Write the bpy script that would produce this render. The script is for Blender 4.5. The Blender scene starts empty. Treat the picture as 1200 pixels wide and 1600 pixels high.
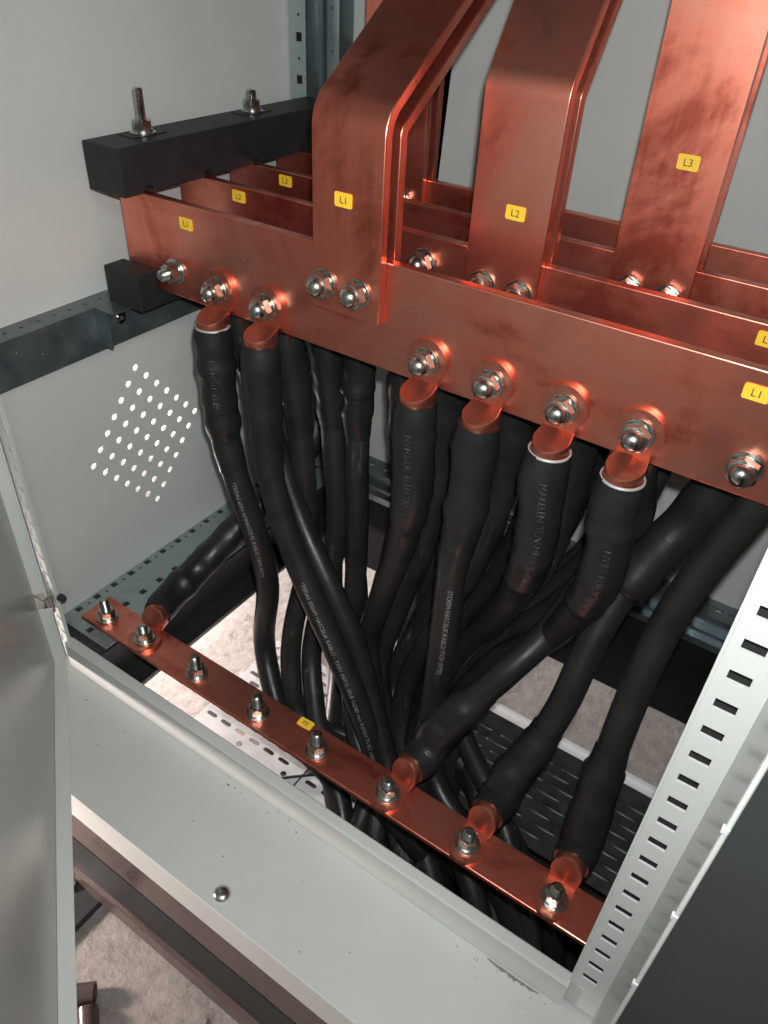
import bpy, bmesh, math, random
from mathutils import Vector, Matrix, noise
from mathutils.geometry import delaunay_2d_cdt
random.seed(7)
S = bpy.context.scene
COL = S.collection
PI = math.pi

# ------------------------------------------------------------------ camera
cam = bpy.data.cameras.new('camera'); camo = bpy.data.objects.new('camera', cam); COL.objects.link(camo)
RIGHT = Vector((0.82672267, 0.5606722, 0.04665093)); DOWN = Vector((0.37332247, -0.48465301, -0.79103843))
FWD = Vector((-0.42090374, 0.67138524, -0.60998516)); CP = Vector((0.70216, -0.54699, 0.33291))
m = Matrix.Identity(4)
for i in range(3):
    m[i][0] = RIGHT[i]; m[i][1] = -DOWN[i]; m[i][2] = -FWD[i]; m[i][3] = CP[i]
camo.matrix_world = m
cam.sensor_fit = 'VERTICAL'; cam.sensor_height = 24; cam.sensor_width = 18; cam.lens = 1202.76 / 1600 * 24
cam.clip_start = 0.01; cam.clip_end = 100
S.camera = camo
S.render.resolution_x = 768; S.render.resolution_y = 1024
S.view_settings.view_transform = 'Standard'; S.view_settings.look = 'None'
S.view_settings.exposure = 0; S.view_settings.gamma = 1

# ------------------------------------------------------------------ world and lamps
W = bpy.data.worlds.new('World'); S.world = W; W.use_nodes = True
W.node_tree.nodes['Background'].inputs[0].default_value = (0.92, 0.96, 1.0, 1)
W.node_tree.nodes['Background'].inputs[1].default_value = 0.19
_n = W.node_tree.nodes.new('ShaderNodeTexNoise'); _n.inputs['Scale'].default_value = 1.7; _n.inputs['Detail'].default_value = 3
_r = W.node_tree.nodes.new('ShaderNodeValToRGB'); _t = W.node_tree.nodes.new('ShaderNodeTexCoord')
_r.color_ramp.elements[0].position = 0.40; _r.color_ramp.elements[0].color = (0.10, 0.10, 0.10, 1)
_r.color_ramp.elements[1].position = 0.62; _r.color_ramp.elements[1].color = (1.5, 1.55, 1.6, 1)
W.node_tree.links.new(_t.outputs['Generated'], _n.inputs['Vector']); W.node_tree.links.new(_n.outputs['Fac'], _r.inputs[0])
W.node_tree.links.new(_r.outputs[0], W.node_tree.nodes['Background'].inputs[0])

def area(name, loc, target, power, size, col=(1, 1, 1), size_y=None, shape=None):
    l = bpy.data.lights.new(name, 'AREA'); l.energy = power; l.color = col; l.size = size
    if size_y: l.shape = 'RECTANGLE'; l.size_y = size_y
    if shape: l.shape = shape
    o = bpy.data.objects.new(name, l); COL.objects.link(o); o.location = loc
    o.rotation_euler = (Vector(target) - Vector(loc)).to_track_quat('-Z', 'Y').to_euler()
    return o
area('phone_flash', CP + RIGHT * 0.012 - DOWN * 0.03, CP + FWD, 6.2, 0.014, (0.97, 1.0, 1.0), shape='DISK')
area('ceiling_lamp', (1.9, -1.6, 1.5), (0.4, 0.1, 0), 12, 0.9, (0.95, 1, 0.98), 0.22)
area('work_lamp', (-0.30, 0.02, -0.50), (0.15, -0.02, -0.66), 6.4, 0.07, (1.0, 0.85, 0.82))
area('floor_fill', (-0.12, -0.62, -0.46), (0.22, -0.45, -0.73), 6.2, 0.08, (1.0, 0.86, 0.81))  # unseen fill light, added to brighten the floor in front
area('outside_lamp', (-0.55, 1.0, 0.1), (-0.9, 0.95, -0.6), 60, 0.4, (1, 0.99, 0.98))

# ------------------------------------------------------------------ materials
def mat(name, col, rough=0.5, metal=0.0, var=None, vscale=8.0, vdet=6, rvar=0, bump=0, bscale=200, stretch=None, spec=0.5, coat=0):
    M = bpy.data.materials.new(name); M.use_nodes = True
    nt = M.node_tree; N = nt.nodes; L = nt.links; b = N['Principled BSDF']
    b.inputs['Base Color'].default_value = (*col, 1); b.inputs['Roughness'].default_value = rough
    b.inputs['Metallic'].default_value = metal; b.inputs['Specular IOR Level'].default_value = spec
    b.inputs['Coat Weight'].default_value = coat
    tc = N.new('ShaderNodeTexCoord'); mp = N.new('ShaderNodeMapping'); L.new(tc.outputs['Object'], mp.inputs[0])
    if stretch: mp.inputs['Scale'].default_value = stretch
    nz = N.new('ShaderNodeTexNoise'); nz.inputs['Scale'].default_value = vscale; nz.inputs['Detail'].default_value = vdet
    L.new(mp.outputs[0], nz.inputs['Vector'])
    if var:
        r = N.new('ShaderNodeValToRGB'); r.color_ramp.elements[0].position = 0.3; r.color_ramp.elements[1].position = 0.7
        r.color_ramp.elements[0].color = (*var, 1); r.color_ramp.elements[1].color = (*col, 1)
        L.new(nz.outputs['Fac'], r.inputs[0]); L.new(r.outputs[0], b.inputs['Base Color'])
    if rvar:
        mr = N.new('ShaderNodeMapRange'); mr.inputs['From Min'].default_value = 0.3; mr.inputs['From Max'].default_value = 0.7
        mr.inputs['To Min'].default_value = max(0.02, rough - rvar); mr.inputs['To Max'].default_value = rough + rvar
        L.new(nz.outputs['Fac'], mr.inputs[0]); L.new(mr.outputs[0], b.inputs['Roughness'])
    if bump:
        n2 = N.new('ShaderNodeTexNoise'); n2.inputs['Scale'].default_value = bscale; n2.inputs['Detail'].default_value = 4
        L.new(mp.outputs[0], n2.inputs['Vector'])
        bp = N.new('ShaderNodeBump'); bp.inputs['Strength'].default_value = bump; bp.inputs['Distance'].default_value = 0.001
        L.new(n2.outputs['Fac'], bp.inputs['Height']); L.new(bp.outputs[0], b.inputs['Normal'])
    return M

def copper_mat(name, axis, col=(0.92, 0.375, 0.28), dark=(0.38, 0.086, 0.056), mid=(0.78, 0.242, 0.165), rough=0.35, metal=0.985, big=8.5, mark=1.0):
    """worn copper: brushed grain, cloudy tarnish, finger smears, a few near black oxide spots"""
    M = mat(name, col, rough, metal)
    nt = M.node_tree; N = nt.nodes; L = nt.links; b = N['Principled BSDF']
    tc = [n for n in N if n.type == 'TEX_COORD'][0]
    def noise_(scale, detail, vec=None, dist=0.0, rg=0.6):
        n = N.new('ShaderNodeTexNoise'); n.inputs['Scale'].default_value = scale; n.inputs['Detail'].default_value = detail
        n.inputs['Distortion'].default_value = dist; n.inputs['Roughness'].default_value = rg
        L.new(vec or tc.outputs['Object'], n.inputs['Vector']); return n.outputs['Fac']
    def mapped(a, o):
        mp = N.new('ShaderNodeMapping'); sc = [o, o, o]; sc[axis] = a; mp.inputs['Scale'].default_value = sc
        L.new(tc.outputs['Object'], mp.inputs[0]); return mp.outputs[0]
    def math_(op, a, b_=None, v=None):
        n = N.new('ShaderNodeMath'); n.operation = op; L.new(a, n.inputs[0])
        if b_ is not None: L.new(b_, n.inputs[1])
        if v is not None: n.inputs[1].default_value = v
        return n.outputs[0]
    cloud = noise_(big, 6, None, 0.8, 0.62); streak = noise_(1, 4, mapped(4, 42)); grain = noise_(1, 2, mapped(7, 300))
    h = math_('MULTIPLY', math_('ADD', math_('MULTIPLY', cloud, None, 1.45), math_('MULTIPLY', streak, None, 0.55)), None, 0.5)
    r = N.new('ShaderNodeValToRGB'); L.new(h, r.inputs[0])
    r.color_ramp.elements[0].position = 0.36; r.color_ramp.elements[0].color = (*dark, 1)
    r.color_ramp.elements[1].position = 0.62; r.color_ramp.elements[1].color = (*col, 1)
    e = r.color_ramp.elements.new(0.46); e.color = (*mid, 1)
    sp = noise_(13, 1, None, 0.2); sm = N.new('ShaderNodeMapRange'); L.new(sp, sm.inputs['Value'])
    sm.inputs['From Min'].default_value = 0.62; sm.inputs['From Max'].default_value = 0.80; sm.inputs['To Max'].default_value = 0.35*mark; sm.interpolation_type = 'SMOOTHSTEP'
    mx = N.new('ShaderNodeMix'); mx.data_type = 'RGBA'; L.new(sm.outputs[0], mx.inputs['Factor']); L.new(r.outputs[0], mx.inputs['A']); mx.inputs['B'].default_value = (0.13, 0.05, 0.035, 1)
    L.new(mx.outputs['Result'], b.inputs['Base Color'])
    v = N.new('ShaderNodeMapRange'); L.new(math_('ADD', h, math_('MULTIPLY', grain, None, 0.0)), v.inputs['Value'])
    v.inputs['From Min'].default_value = 0.30; v.inputs['From Max'].default_value = 0.72
    v.inputs['To Min'].default_value = rough + 0.09; v.inputs['To Max'].default_value = rough - 0.11
    L.new(v.outputs[0], b.inputs['Roughness'])
    return M

M = {}
M['paint'] = mat('grey_paint', (0.53, 0.54, 0.51), 0.42, 0, (0.47, 0.485, 0.46), 5, rvar=0.05, bump=0.35, bscale=900)
M['paint_sill'] = mat('grey_paint_marked', (0.46, 0.47, 0.445), 0.40, 0, (0.41, 0.42, 0.40), 5, rvar=0.05, bump=0.25, bscale=900)
M['gloss'] = mat('grey_gloss_paint', (0.40, 0.42, 0.395), 0.25, 0, (0.35, 0.37, 0.35), 3, bump=0.3, bscale=60)
M['darkgloss'] = mat('dark_gloss_panel', (0.030, 0.034, 0.034), 0.15, 0.35, (0.05, 0.055, 0.055), 4, rvar=0.06, bump=0.8, bscale=7)
M['zinc'] = mat('zinc_steel', (0.55, 0.56, 0.53), 0.24, 1.0, (0.42, 0.42, 0.38), 60, rvar=0.08)
M['galv'] = mat('galvanised_steel', (0.20, 0.24, 0.25), 0.36, 0.75, (0.13, 0.16, 0.17), 40, rvar=0.10)
M['railgalv'] = mat('floor_rail_steel', (0.36, 0.42, 0.41), 0.30, 0.6, (0.30, 0.36, 0.35), 30, rvar=0.06)
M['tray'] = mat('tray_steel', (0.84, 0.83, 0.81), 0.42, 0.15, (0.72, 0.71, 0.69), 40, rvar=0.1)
M['trayshade'] = mat('tray_shaded_steel', (0.075, 0.078, 0.078), 0.42, 0.5, (0.045, 0.045, 0.045), 40, rvar=0.1)  # shadowed copy of the tray steel, shade put into the colour
M['jacket'] = mat('black_cable_jacket', (0.016, 0.0155, 0.015), 0.38, 0, (0.011, 0.011, 0.011), 30, rvar=0.08, bump=0.3, bscale=150, spec=0.32)
M['jacket_dusty'] = mat('dusty_cable_jacket', (0.020, 0.019, 0.018), 0.42, 0, (0.011, 0.011, 0.010), 18, rvar=0.1, bump=0.3, bscale=150, spec=0.32)
M['sleeve'] = mat('heat_shrink', (0.014, 0.014, 0.0145), 0.40, 0, (0.010, 0.010, 0.010), 30, rvar=0.08, bump=0.5, bscale=90, spec=0.32)
M['print'] = mat('white_print', (0.26, 0.26, 0.25), 0.6, 0, (0.10, 0.10, 0.10), 260)
M['emboss'] = mat('grey_print', (0.036, 0.036, 0.037), 0.45, 0, (0.018, 0.018, 0.018), 200)
M['dust'] = mat('dust_streak', (0.10, 0.095, 0.09), 0.6, 0, (0.03, 0.03, 0.03), 120)
M['plastic'] = mat('black_moulded_plastic', (0.012, 0.013, 0.013), 0.5, 0, (0.018, 0.019, 0.019), 40, bump=0.3, bscale=300, spec=0.32)
M['blacksteel'] = mat('black_painted_steel', (0.018, 0.019, 0.019), 0.34, 0, (0.03, 0.03, 0.028), 14, rvar=0.08, bump=0.3, bscale=120)
M['brownsteel'] = mat('brown_painted_steel', (0.075, 0.050, 0.045), 0.30, 0, (0.045, 0.030, 0.028), 9, rvar=0.08, bump=0.3, bscale=150)
M['matteblack'] = mat('matt_black_steel', (0.010, 0.010, 0.010), 0.75, 0, (0.014, 0.014, 0.014), 12, spec=0.1)
M['yellow'] = mat('yellow_label', (0.80, 0.50, 0.035), 0.45, 0, (0.76, 0.46, 0.03), 30)
M['ink'] = mat('black_ink', (0.03, 0.025, 0.02), 0.6)
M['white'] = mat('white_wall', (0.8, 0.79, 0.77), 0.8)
M['tin'] = mat('bare_rim', (0.36, 0.34, 0.32), 0.5, 0.3)
M['scrape'] = mat('scraped_paint', (0.12, 0.12, 0.115), 0.6, 0, (0.20, 0.20, 0.19), 200)
def dusty(M_):
    nt = M_.node_tree; N = nt.nodes; L = nt.links; b = N['Principled BSDF']; tc = [n for n in N if n.type == 'TEX_COORD'][0]
    mp = N.new('ShaderNodeMapping'); mp.inputs['Scale'].default_value = (70, 70, 9); L.new(tc.outputs['Object'], mp.inputs[0])
    a = N.new('ShaderNodeTexNoise'); a.inputs['Scale'].default_value = 1; a.inputs['Detail'].default_value = 7; a.inputs['Roughness'].default_value = 0.75; L.new(mp.outputs[0], a.inputs['Vector'])
    r = N.new('ShaderNodeMapRange'); r.inputs['From Min'].default_value = 0.60; r.inputs['From Max'].default_value = 0.74; L.new(a.outputs['Fac'], r.inputs['Value'])
    x = N.new('ShaderNodeMix'); x.data_type = 'RGBA'; L.new(r.outputs[0], x.inputs['Factor'])
    src = b.inputs['Base Color'].links[0].from_socket; L.new(src, x.inputs['A']); x.inputs['B'].default_value = (0.11, 0.10, 0.095, 1)
    L.new(x.outputs['Result'], b.inputs['Base Color'])
dusty(M['jacket_dusty'])
M['cuX'] = copper_mat('copper_bar', 0)
M['cuZ'] = copper_mat('copper_riser', 2)
M['cuL'] = copper_mat('copper_lug', 2, (0.70, 0.26, 0.185), (0.52, 0.155, 0.10), (0.62, 0.21, 0.145), 0.33, 0.95, 30, 0.0)
# concrete floor
F = mat('concrete', (0.46, 0.40, 0.37), 0.9)
nt = F.node_tree; N = nt.nodes; L = nt.links; b = N['Principled BSDF']; tc = [n for n in N if n.type == 'TEX_COORD'][0]
n1 = N.new('ShaderNodeTexNoise'); n1.inputs['Scale'].default_value = 5; n1.inputs['Detail'].default_value = 10; n1.inputs['Roughness'].default_value = 0.65
n2 = N.new('ShaderNodeTexNoise'); n2.inputs['Scale'].default_value = 55; n2.inputs['Detail'].default_value = 8; n2.inputs['Roughness'].default_value = 0.7
vo = N.new('ShaderNodeTexVoronoi'); vo.inputs['Scale'].default_value = 45
for x in (n1, n2, vo): L.new(tc.outputs['Object'], x.inputs['Vector'])
mx = N.new('ShaderNodeMath'); mx.operation = 'ADD'; L.new(n1.outputs['Fac'], mx.inputs[0]); L.new(n2.outputs['Fac'], mx.inputs[1])
hf = N.new('ShaderNodeMath'); hf.operation = 'MULTIPLY'; hf.inputs[1].default_value = 0.5; L.new(mx.outputs[0], hf.inputs[0])
r = N.new('ShaderNodeValToRGB'); L.new(hf.outputs[0], r.inputs[0]); L.new(r.outputs[0], b.inputs['Base Color'])
r.color_ramp.elements[0].position = 0.36; r.color_ramp.elements[0].color = (0.11, 0.092, 0.080, 1)
r.color_ramp.elements[1].position = 0.58; r.color_ramp.elements[1].color = (0.27, 0.24, 0.22, 1)
e = r.color_ramp.elements.new(0.46); e.color = (0.205, 0.178, 0.162, 1)
bp = N.new('ShaderNodeBump'); bp.inputs['Strength'].default_value = 0.9; bp.inputs['Distance'].default_value = 0.012
L.new(hf.outputs[0], bp.inputs['Height']); L.new(bp.outputs[0], b.inputs['Normal'])
M['concrete'] = F
M['darksoil'] = mat('dark_trench', (0.03, 0.028, 0.026), 0.9, 0, (0.015, 0.014, 0.013), 30)

# ------------------------------------------------------------------ helpers
WM = {}
def link(name, me, parent=None, m4=None, material=None, bevel=0, smooth=None):
    o = bpy.data.objects.new(name, me); COL.objects.link(o)
    m4 = m4 or Matrix.Identity(4)
    if parent is not None:
        o.parent = parent; o.matrix_parent_inverse = WM[parent.name].inverted()
    o.matrix_basis = m4; WM[o.name] = m4
    if material is not None and me is not None:
        me.materials.clear(); me.materials.append(M[material])
    if bevel:
        md = o.modifiers.new('bevel', 'BEVEL'); md.width = bevel; md.segments = 2; md.limit_method = 'ANGLE'
    if smooth is not None and me is not None:
        for p in me.polygons: p.use_smooth = True
        if smooth < 3.1: 
            try: me.set_sharp_from_angle(angle=smooth)
            except Exception: pass
    return o
def thing(name, label, cat, loc=(0, 0, 0), group=None):
    m4 = Matrix.Translation(loc)
    o = bpy.data.objects.new(name, None); COL.objects.link(o); o.matrix_basis = m4; o.empty_display_size = 0.05
    WM[o.name] = m4; tag(o, label, cat, group); return o
def tag(o, label, cat, group=None, kind=None):
    if label: o['label'] = label
    if cat: o['category'] = cat
    if group: o['group'] = group
    if kind: o['kind'] = kind
    return o
def to_mesh(bm, name='mesh'):
    me = bpy.data.meshes.new(name); bmesh.ops.recalc_face_normals(bm, faces=bm.faces[:]); bm.to_mesh(me); bm.free(); return me
def add_box(bm, a, b):
    x0, y0, z0 = a; x1, y1, z1 = b
    v = [bm.verts.new(p) for p in [(x0,y0,z0),(x1,y0,z0),(x1,y1,z0),(x0,y1,z0),(x0,y0,z1),(x1,y0,z1),(x1,y1,z1),(x0,y1,z1)]]
    for f in [(0,3,2,1),(4,5,6,7),(0,1,5,4),(1,2,6,5),(2,3,7,6),(3,0,4,7)]: bm.faces.new([v[i] for i in f])
def box(a, b):
    bm = bmesh.new(); add_box(bm, a, b); return to_mesh(bm)
def boxes(*L):
    bm = bmesh.new()
    for a, b in L: add_box(bm, a, b)
    return to_mesh(bm)
def add_lathe(bm, prof, seg=32, m4=None):
    """prof = [(r,z)...] about local Z"""
    m4 = m4 or Matrix.Identity(4); rings = []
    for r, z in prof:
        if r < 1e-6: rings.append([bm.verts.new(m4 @ Vector((0, 0, z)))])
        else: rings.append([bm.verts.new(m4 @ Vector((r*math.cos(2*PI*i/seg), r*math.sin(2*PI*i/seg), z))) for i in range(seg)])
    for a, b in zip(rings, rings[1:]):
        for i in range(seg):
            j = (i+1) % seg
            if len(a) == 1 and len(b) == 1: continue
            if len(a) == 1: bm.faces.new((a[0], b[i], b[j]))
            elif len(b) == 1: bm.faces.new((a[i], a[j], b[0]))
            else: bm.faces.new((a[i], a[j], b[j], b[i]))
def lathe(prof, seg=32):
    bm = bmesh.new(); add_lathe(bm, prof, seg); return to_mesh(bm)
def prism(poly, axis, a0, a1):
    """extrude a 2D polygon along an axis; poly coordinates are the two other axes in order"""
    bm = bmesh.new()
    def P(u, v, w):
        return {0: (w, u, v), 1: (u, w, v), 2: (u, v, w)}[axis]
    A = [bm.verts.new(P(u, v, a0)) for u, v in poly]; B = [bm.verts.new(P(u, v, a1)) for u, v in poly]
    n = len(poly)
    for i in range(n): bm.faces.new((A[i], A[(i+1) % n], B[(i+1) % n], B[i]))
    bm.faces.new(A); bm.faces.new(B)
    return to_mesh(bm)
DG = None
def curve_mesh(cu):
    o = bpy.data.objects.new('tmp', cu); COL.objects.link(o)
    dg = bpy.context.evaluated_depsgraph_get(); dg.update()
    me = bpy.data.meshes.new_from_object(o.evaluated_get(dg)); bpy.data.objects.remove(o); bpy.data.curves.remove(cu)
    return me
def sheet(outer, holes, origin, u, v, t):
    """flat sheet with real holes: 2D outline + holes, thickness t centred on the plane"""
    pts = []; faces = []
    for P in [outer] + holes:
        faces.append(list(range(len(pts), len(pts)+len(P)))); pts += [Vector(p) for p in P]
    vs, es, fs, ov, oe, of = delaunay_2d_cdt(pts, [], faces, 1, 1e-7, True)
    u = Vector(u); v = Vector(v); n = u.cross(v); O = Vector(origin); bm = bmesh.new()
    A = [bm.verts.new(O + u*p.x + v*p.y + n*t/2) for p in vs]; B = [bm.verts.new(O + u*p.x + v*p.y - n*t/2) for p in vs]
    cnt = {}
    for f, o_ in zip(fs, of):
        if len(o_) != 1: continue
        bm.faces.new([A[k] for k in f]); bm.faces.new([B[k] for k in reversed(f)])
        for a, b_ in zip(f, f[1:] + f[:1]): cnt[(a, b_)] = 1
    for a, b_ in cnt:
        if (b_, a) not in cnt: bm.faces.new((A[a], A[b_], B[b_], B[a]))
    for w in [w for w in bm.verts if not w.link_faces]: bm.verts.remove(w)
    return to_mesh(bm)
def R4(x0, y0, x1, y1): return [(x0, y0), (x1, y0), (x1, y1), (x0, y1)]
def circ(x, y, r, n=14): return [(x + r*math.cos(2*PI*i/n), y + r*math.sin(2*PI*i/n)) for i in range(n)]
def slot(x, y, L_, w, ang=0, n=5):
    P = []
    for s in (1, -1):
        for i in range(n):
            a = -PI/2 + PI*i/(n-1)
            P.append((s*((L_-w)/2 + w/2*math.cos(a)), s*(w/2*math.sin(a))))
    c, sn = math.cos(ang), math.sin(ang)
    return [(x + c*p - sn*q, y + sn*p + c*q) for p, q in P]
def text_mesh(s, size, depth=0.0, spacing=1.0):
    cu = bpy.data.curves.new('t', 'FONT'); cu.body = s; cu.size = size; cu.extrude = depth; cu.align_x = 'LEFT'; cu.space_character = spacing
    cu.resolution_u = 2
    return curve_mesh(cu)
# --- centre lines
def smooth_path(pts, step=0.006):
    P = [Vector(p) for p in pts]; P = [P[0]*2-P[1]] + P + [P[-1]*2-P[-2]]
    out = []
    for i in range(1, len(P)-2):
        p0, p1, p2, p3 = P[i-1:i+3]
        t0 = 0; t1 = t0 + (p1-p0).length**0.5; t2 = t1 + (p2-p1).length**0.5; t3 = t2 + (p3-p2).length**0.5
        for k in range(24):
            t = t1 + (t2-t1)*k/24
            A1 = p0*((t1-t)/(t1-t0)) + p1*((t-t0)/(t1-t0)); A2 = p1*((t2-t)/(t2-t1)) + p2*((t-t1)/(t2-t1)); A3 = p2*((t3-t)/(t3-t2)) + p3*((t-t2)/(t3-t2))
            B1 = A1*((t2-t)/(t2-t0)) + A2*((t-t0)/(t2-t0)); B2 = A2*((t3-t)/(t3-t1)) + A3*((t-t1)/(t3-t1))
            out.append(B1*((t2-t)/(t2-t1)) + B2*((t-t1)/(t2-t1)))
    out.append(P[-2])
    for _ in range(30):                                  # relax small kinks
        out = [out[0]] + [(out[i-1] + out[i]*2 + out[i+1])/4 for i in range(1, len(out)-1)] + [out[-1]]
    res = [out[0]]; acc = 0
    for a, b in zip(out, out[1:]):
        d = (b-a).length
        while acc + d >= step:
            f = (step-acc)/d; a = a.lerp(b, f); res.append(a.copy()); d = (b-a).length; acc = 0
        acc += d
    res.append(out[-1]); return res
def frames(path):
    T = [(path[min(i+1, len(path)-1)] - path[max(i-1, 0)]).normalized() for i in range(len(path))]
    n = Vector((0, -1, 0)); n = (n - T[0]*n.dot(T[0])).normalized(); out = []
    if abs(T[0].y) > 0.9: n = Vector((0, 0, 1)); n = (n - T[0]*n.dot(T[0])).normalized()
    for t in T:
        n = (n - t*n.dot(t)).normalized(); out.append((t, n.copy(), t.cross(n)))
    return out
def tube(path, rad, seg=22, cap=True):
    fr = frames(path); bm = bmesh.new(); rings = []
    for i, (p, (t, n, b)) in enumerate(zip(path, fr)):
        r = rad(i) if callable(rad) else rad
        ring = []
        for k in range(seg):
            a = 2*PI*k/seg; rr = r(a) if callable(r) else r
            ring.append(bm.verts.new(p + n*(math.cos(a)*rr) + b*(math.sin(a)*rr)))
        rings.append(ring)
    for a, b2 in zip(rings, rings[1:]):
        for k in range(seg): bm.faces.new((a[k], a[(k+1) % seg], b2[(k+1) % seg], b2[k]))
    if cap: bm.faces.new(rings[0]); bm.faces.new(rings[-1])
    return to_mesh(bm)
def wrap_text(path, s0, s, size, rad, toward=None, side=0.0, jitter=0.0, flip=False, spacing=1.0):
    """print lettering round a cable: x runs along the path, y round it, facing `toward`"""
    me = text_mesh(s, size, 0, spacing); fr = frames(path)
    step = (path[1]-path[0]).length
    toward = toward or CP
    for v in me.vertices:
        x, y = v.co.x, v.co.y - size*0.35
        if flip: y = -y
        q = (s0 + x)/step; i = int(q); i = max(0, min(i, len(path)-2)); f = q-i
        p = path[i].lerp(path[i+1], f); t, n, b = fr[i]
        mid = path[min(len(path)-1, int((s0+0.04)/step))]
        d = Vector(toward) - p; d = (d - t*d.dot(t)).normalized(); e = t.cross(d)
        r = rad(i) if callable(rad) else rad
        if callable(r): r = r(0)
        a = side - y/r
        v.co = p + (d*math.cos(a) + e*math.sin(a))*(r + 0.0004)
    return me

# ------------------------------------------------------------------ setting
FZ = -0.73
o = link('floor', sheet(R4(-8, -8, 8, 8), [R4(0.40, -0.24, 1.3, 0.09)], (0, 0, FZ), (1, 0, 0), (0, 1, 0), 0.01), material='concrete'); o['kind'] = 'structure'
o = link('trench', boxes(((0.39, -0.25, -1.35), (1.31, -0.2401, FZ-0.006)), ((0.39, 0.0901, -1.35), (1.31, 0.10, FZ-0.006)), ((0.39, -0.24, -1.35), (0.3999, 0.09, FZ-0.006)), ((1.3001, -0.24, -1.35), (1.31, 0.09, FZ-0.006)), ((0.39, -0.25, -1.36), (1.31, 0.10, -1.351))), material='darksoil'); o['kind'] = 'structure'
o = link('wall', box((-1.05, -1.5, FZ), (-1.0, 4, 1.6)), material='white'); o['kind'] = 'structure'
bm = bmesh.new()
for i in range(90):
    x = random.uniform(-0.3, 0.6); y = random.uniform(-0.62, 0.6); r = random.choice([0.0015, 0.002, 0.003, 0.005])
    mm = Matrix.Translation((x, y, FZ + 0.005)) @ Matrix.Rotation(random.uniform(0, 6), 4, 'Z') @ Matrix.Diagonal((1, random.uniform(.5, .9), .6, 1))
    g = bmesh.ops.create_icosphere(bm, subdivisions=2, radius=r, matrix=mm)
    for v in g['verts']: v.co += Vector(noise.noise_vector(v.co*260))*r*0.35
o = link('rubble', to_mesh(bm), material='concrete'); tag(o, None, None, None, 'stuff')

# ------------------------------------------------------------------ the cabinet
XL = -0.030; XR = 0.745; YB = 0.40
cab = thing('electrical_cabinet', 'open grey sheet steel switchgear cabinet bay holding the copper bars', 'cabinet', (0.36, 0.1, -0.45))
# left side panel with its field of vent holes (7 x 7, sheared grid as punched)
holes = []
for r_ in range(7):
    for c_ in range(7):
        y = 0.0141 + 0.01465*c_ - 0.01455*r_; z = -0.1271 - 0.0171*c_ - 0.01715*r_
        holes.append(circ(y, z, 0.0044, 16))
link('side_panel', sheet(R4(-0.18, -0.47, YB, 1.0), holes, (XL, 0, 0), (0, 1, 0), (0, 0, 1), 0.0015), cab, material='paint')
link('back_panel', box((-0.031, YB, -0.47), (1.3, YB+0.002, 1.0)), cab, material='paint')
link('side_panel', box((0.80, -0.18, -0.47), (0.802, YB-0.003, 1.0)), cab, material='paint')
link('roof_panel', box((-0.031, -0.19, 1.003), (1.3, YB, 1.006)), cab, material='paint')
# left floor rail: square holes, two rows
hs = []
for i in range(19):
    y = -0.1462 + 0.0299*i
    hs.append(R4(-0.0045-0.0220, y-0.0045, 0.0045-0.0220, y+0.0045))
    hs.append(circ(-0.0220+0.002, y+0.015, 0.0022, 8))
    if i % 1 == 0: hs.append(R4(0.0200-0.0045, y-0.018-0.0045+0.002, 0.0200+0.0045, y-0.018+0.0045+0.002))
hs = [h for h in hs if min(p[1] for p in h) > -0.168]
link('floor_rail', sheet(R4(XL+0.001, -0.172, 0.062, YB-0.001), hs, (0, 0, -0.4195), (1, 0, 0), (0, 1, 0), 0.002), cab, material='railgalv')
link('rail_hole_shade', box((-0.0285, -0.183, -0.4222), (0.0610, YB-0.002, -0.4212)), cab, material='blacksteel')  # dark plate added below the rail so its holes look shaded
link('reflection_blocker', box((XL+0.002, -0.10, 0.640), (0.798, YB-0.002, 0.646)), cab, material='blacksteel')  # unseen black plate, added to darken what the risers reflect
# back floor rail, stepped
hs = []
for i in range(40):
    x = 0.0 + 0.0299*i
    hs.append(slot(x, 0.018, 0.011, 0.007)); hs.append(circ(x+0.015, 0.018, 0.0022, 8))
link('floor_rail', sheet(R4(-0.028, 0.0, 1.3, 0.037), hs, (0, 0.3625, -0.4195), (1, 0, 0), (0, 1, 0), 0.002), cab, material='galv')
link('rail_web', prism([(0.3605, -0.4185), (0.3625, -0.4185), (0.3625, -0.440), (0.352, -0.440), (0.352, -0.452), (0.345, -0.452), (0.345, -0.462), (0.343, -0.462), (0.343, -0.450), (0.350, -0.450), (0.350, -0.438), (0.3605, -0.438)], 0, -0.028, 1.3), cab, material='galv')
# left front post with L shaped slits
hs = []
for i in range(48):
    z = -0.435 + 0.025*i
    hs.append(slot(0.0048, z, 0.0125, 0.0042, math.radians(-28), 5))
    hs.append(R4(-0.0042, z+0.0054, -0.0018, z+0.0155))
link('front_post', sheet(R4(XL+0.001, -0.4600, 0.0135, 1.0), hs, (0, -0.188, 0), (1, 0, 0), (0, 0, 1), 0.0016), cab, material='paint')
link('post_ridge', box((0.0118, -0.1915, -0.4595), (0.0135, -0.1889, 1.0)), cab, material='paint', bevel=0.0005)
link('post_shade_strip', box((XL+0.001, -0.1850, -0.4595), (0.0040, -0.1835, 1.0)), cab, material='blacksteel')  # black strip added behind the slits, stands for the shade inside
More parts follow.
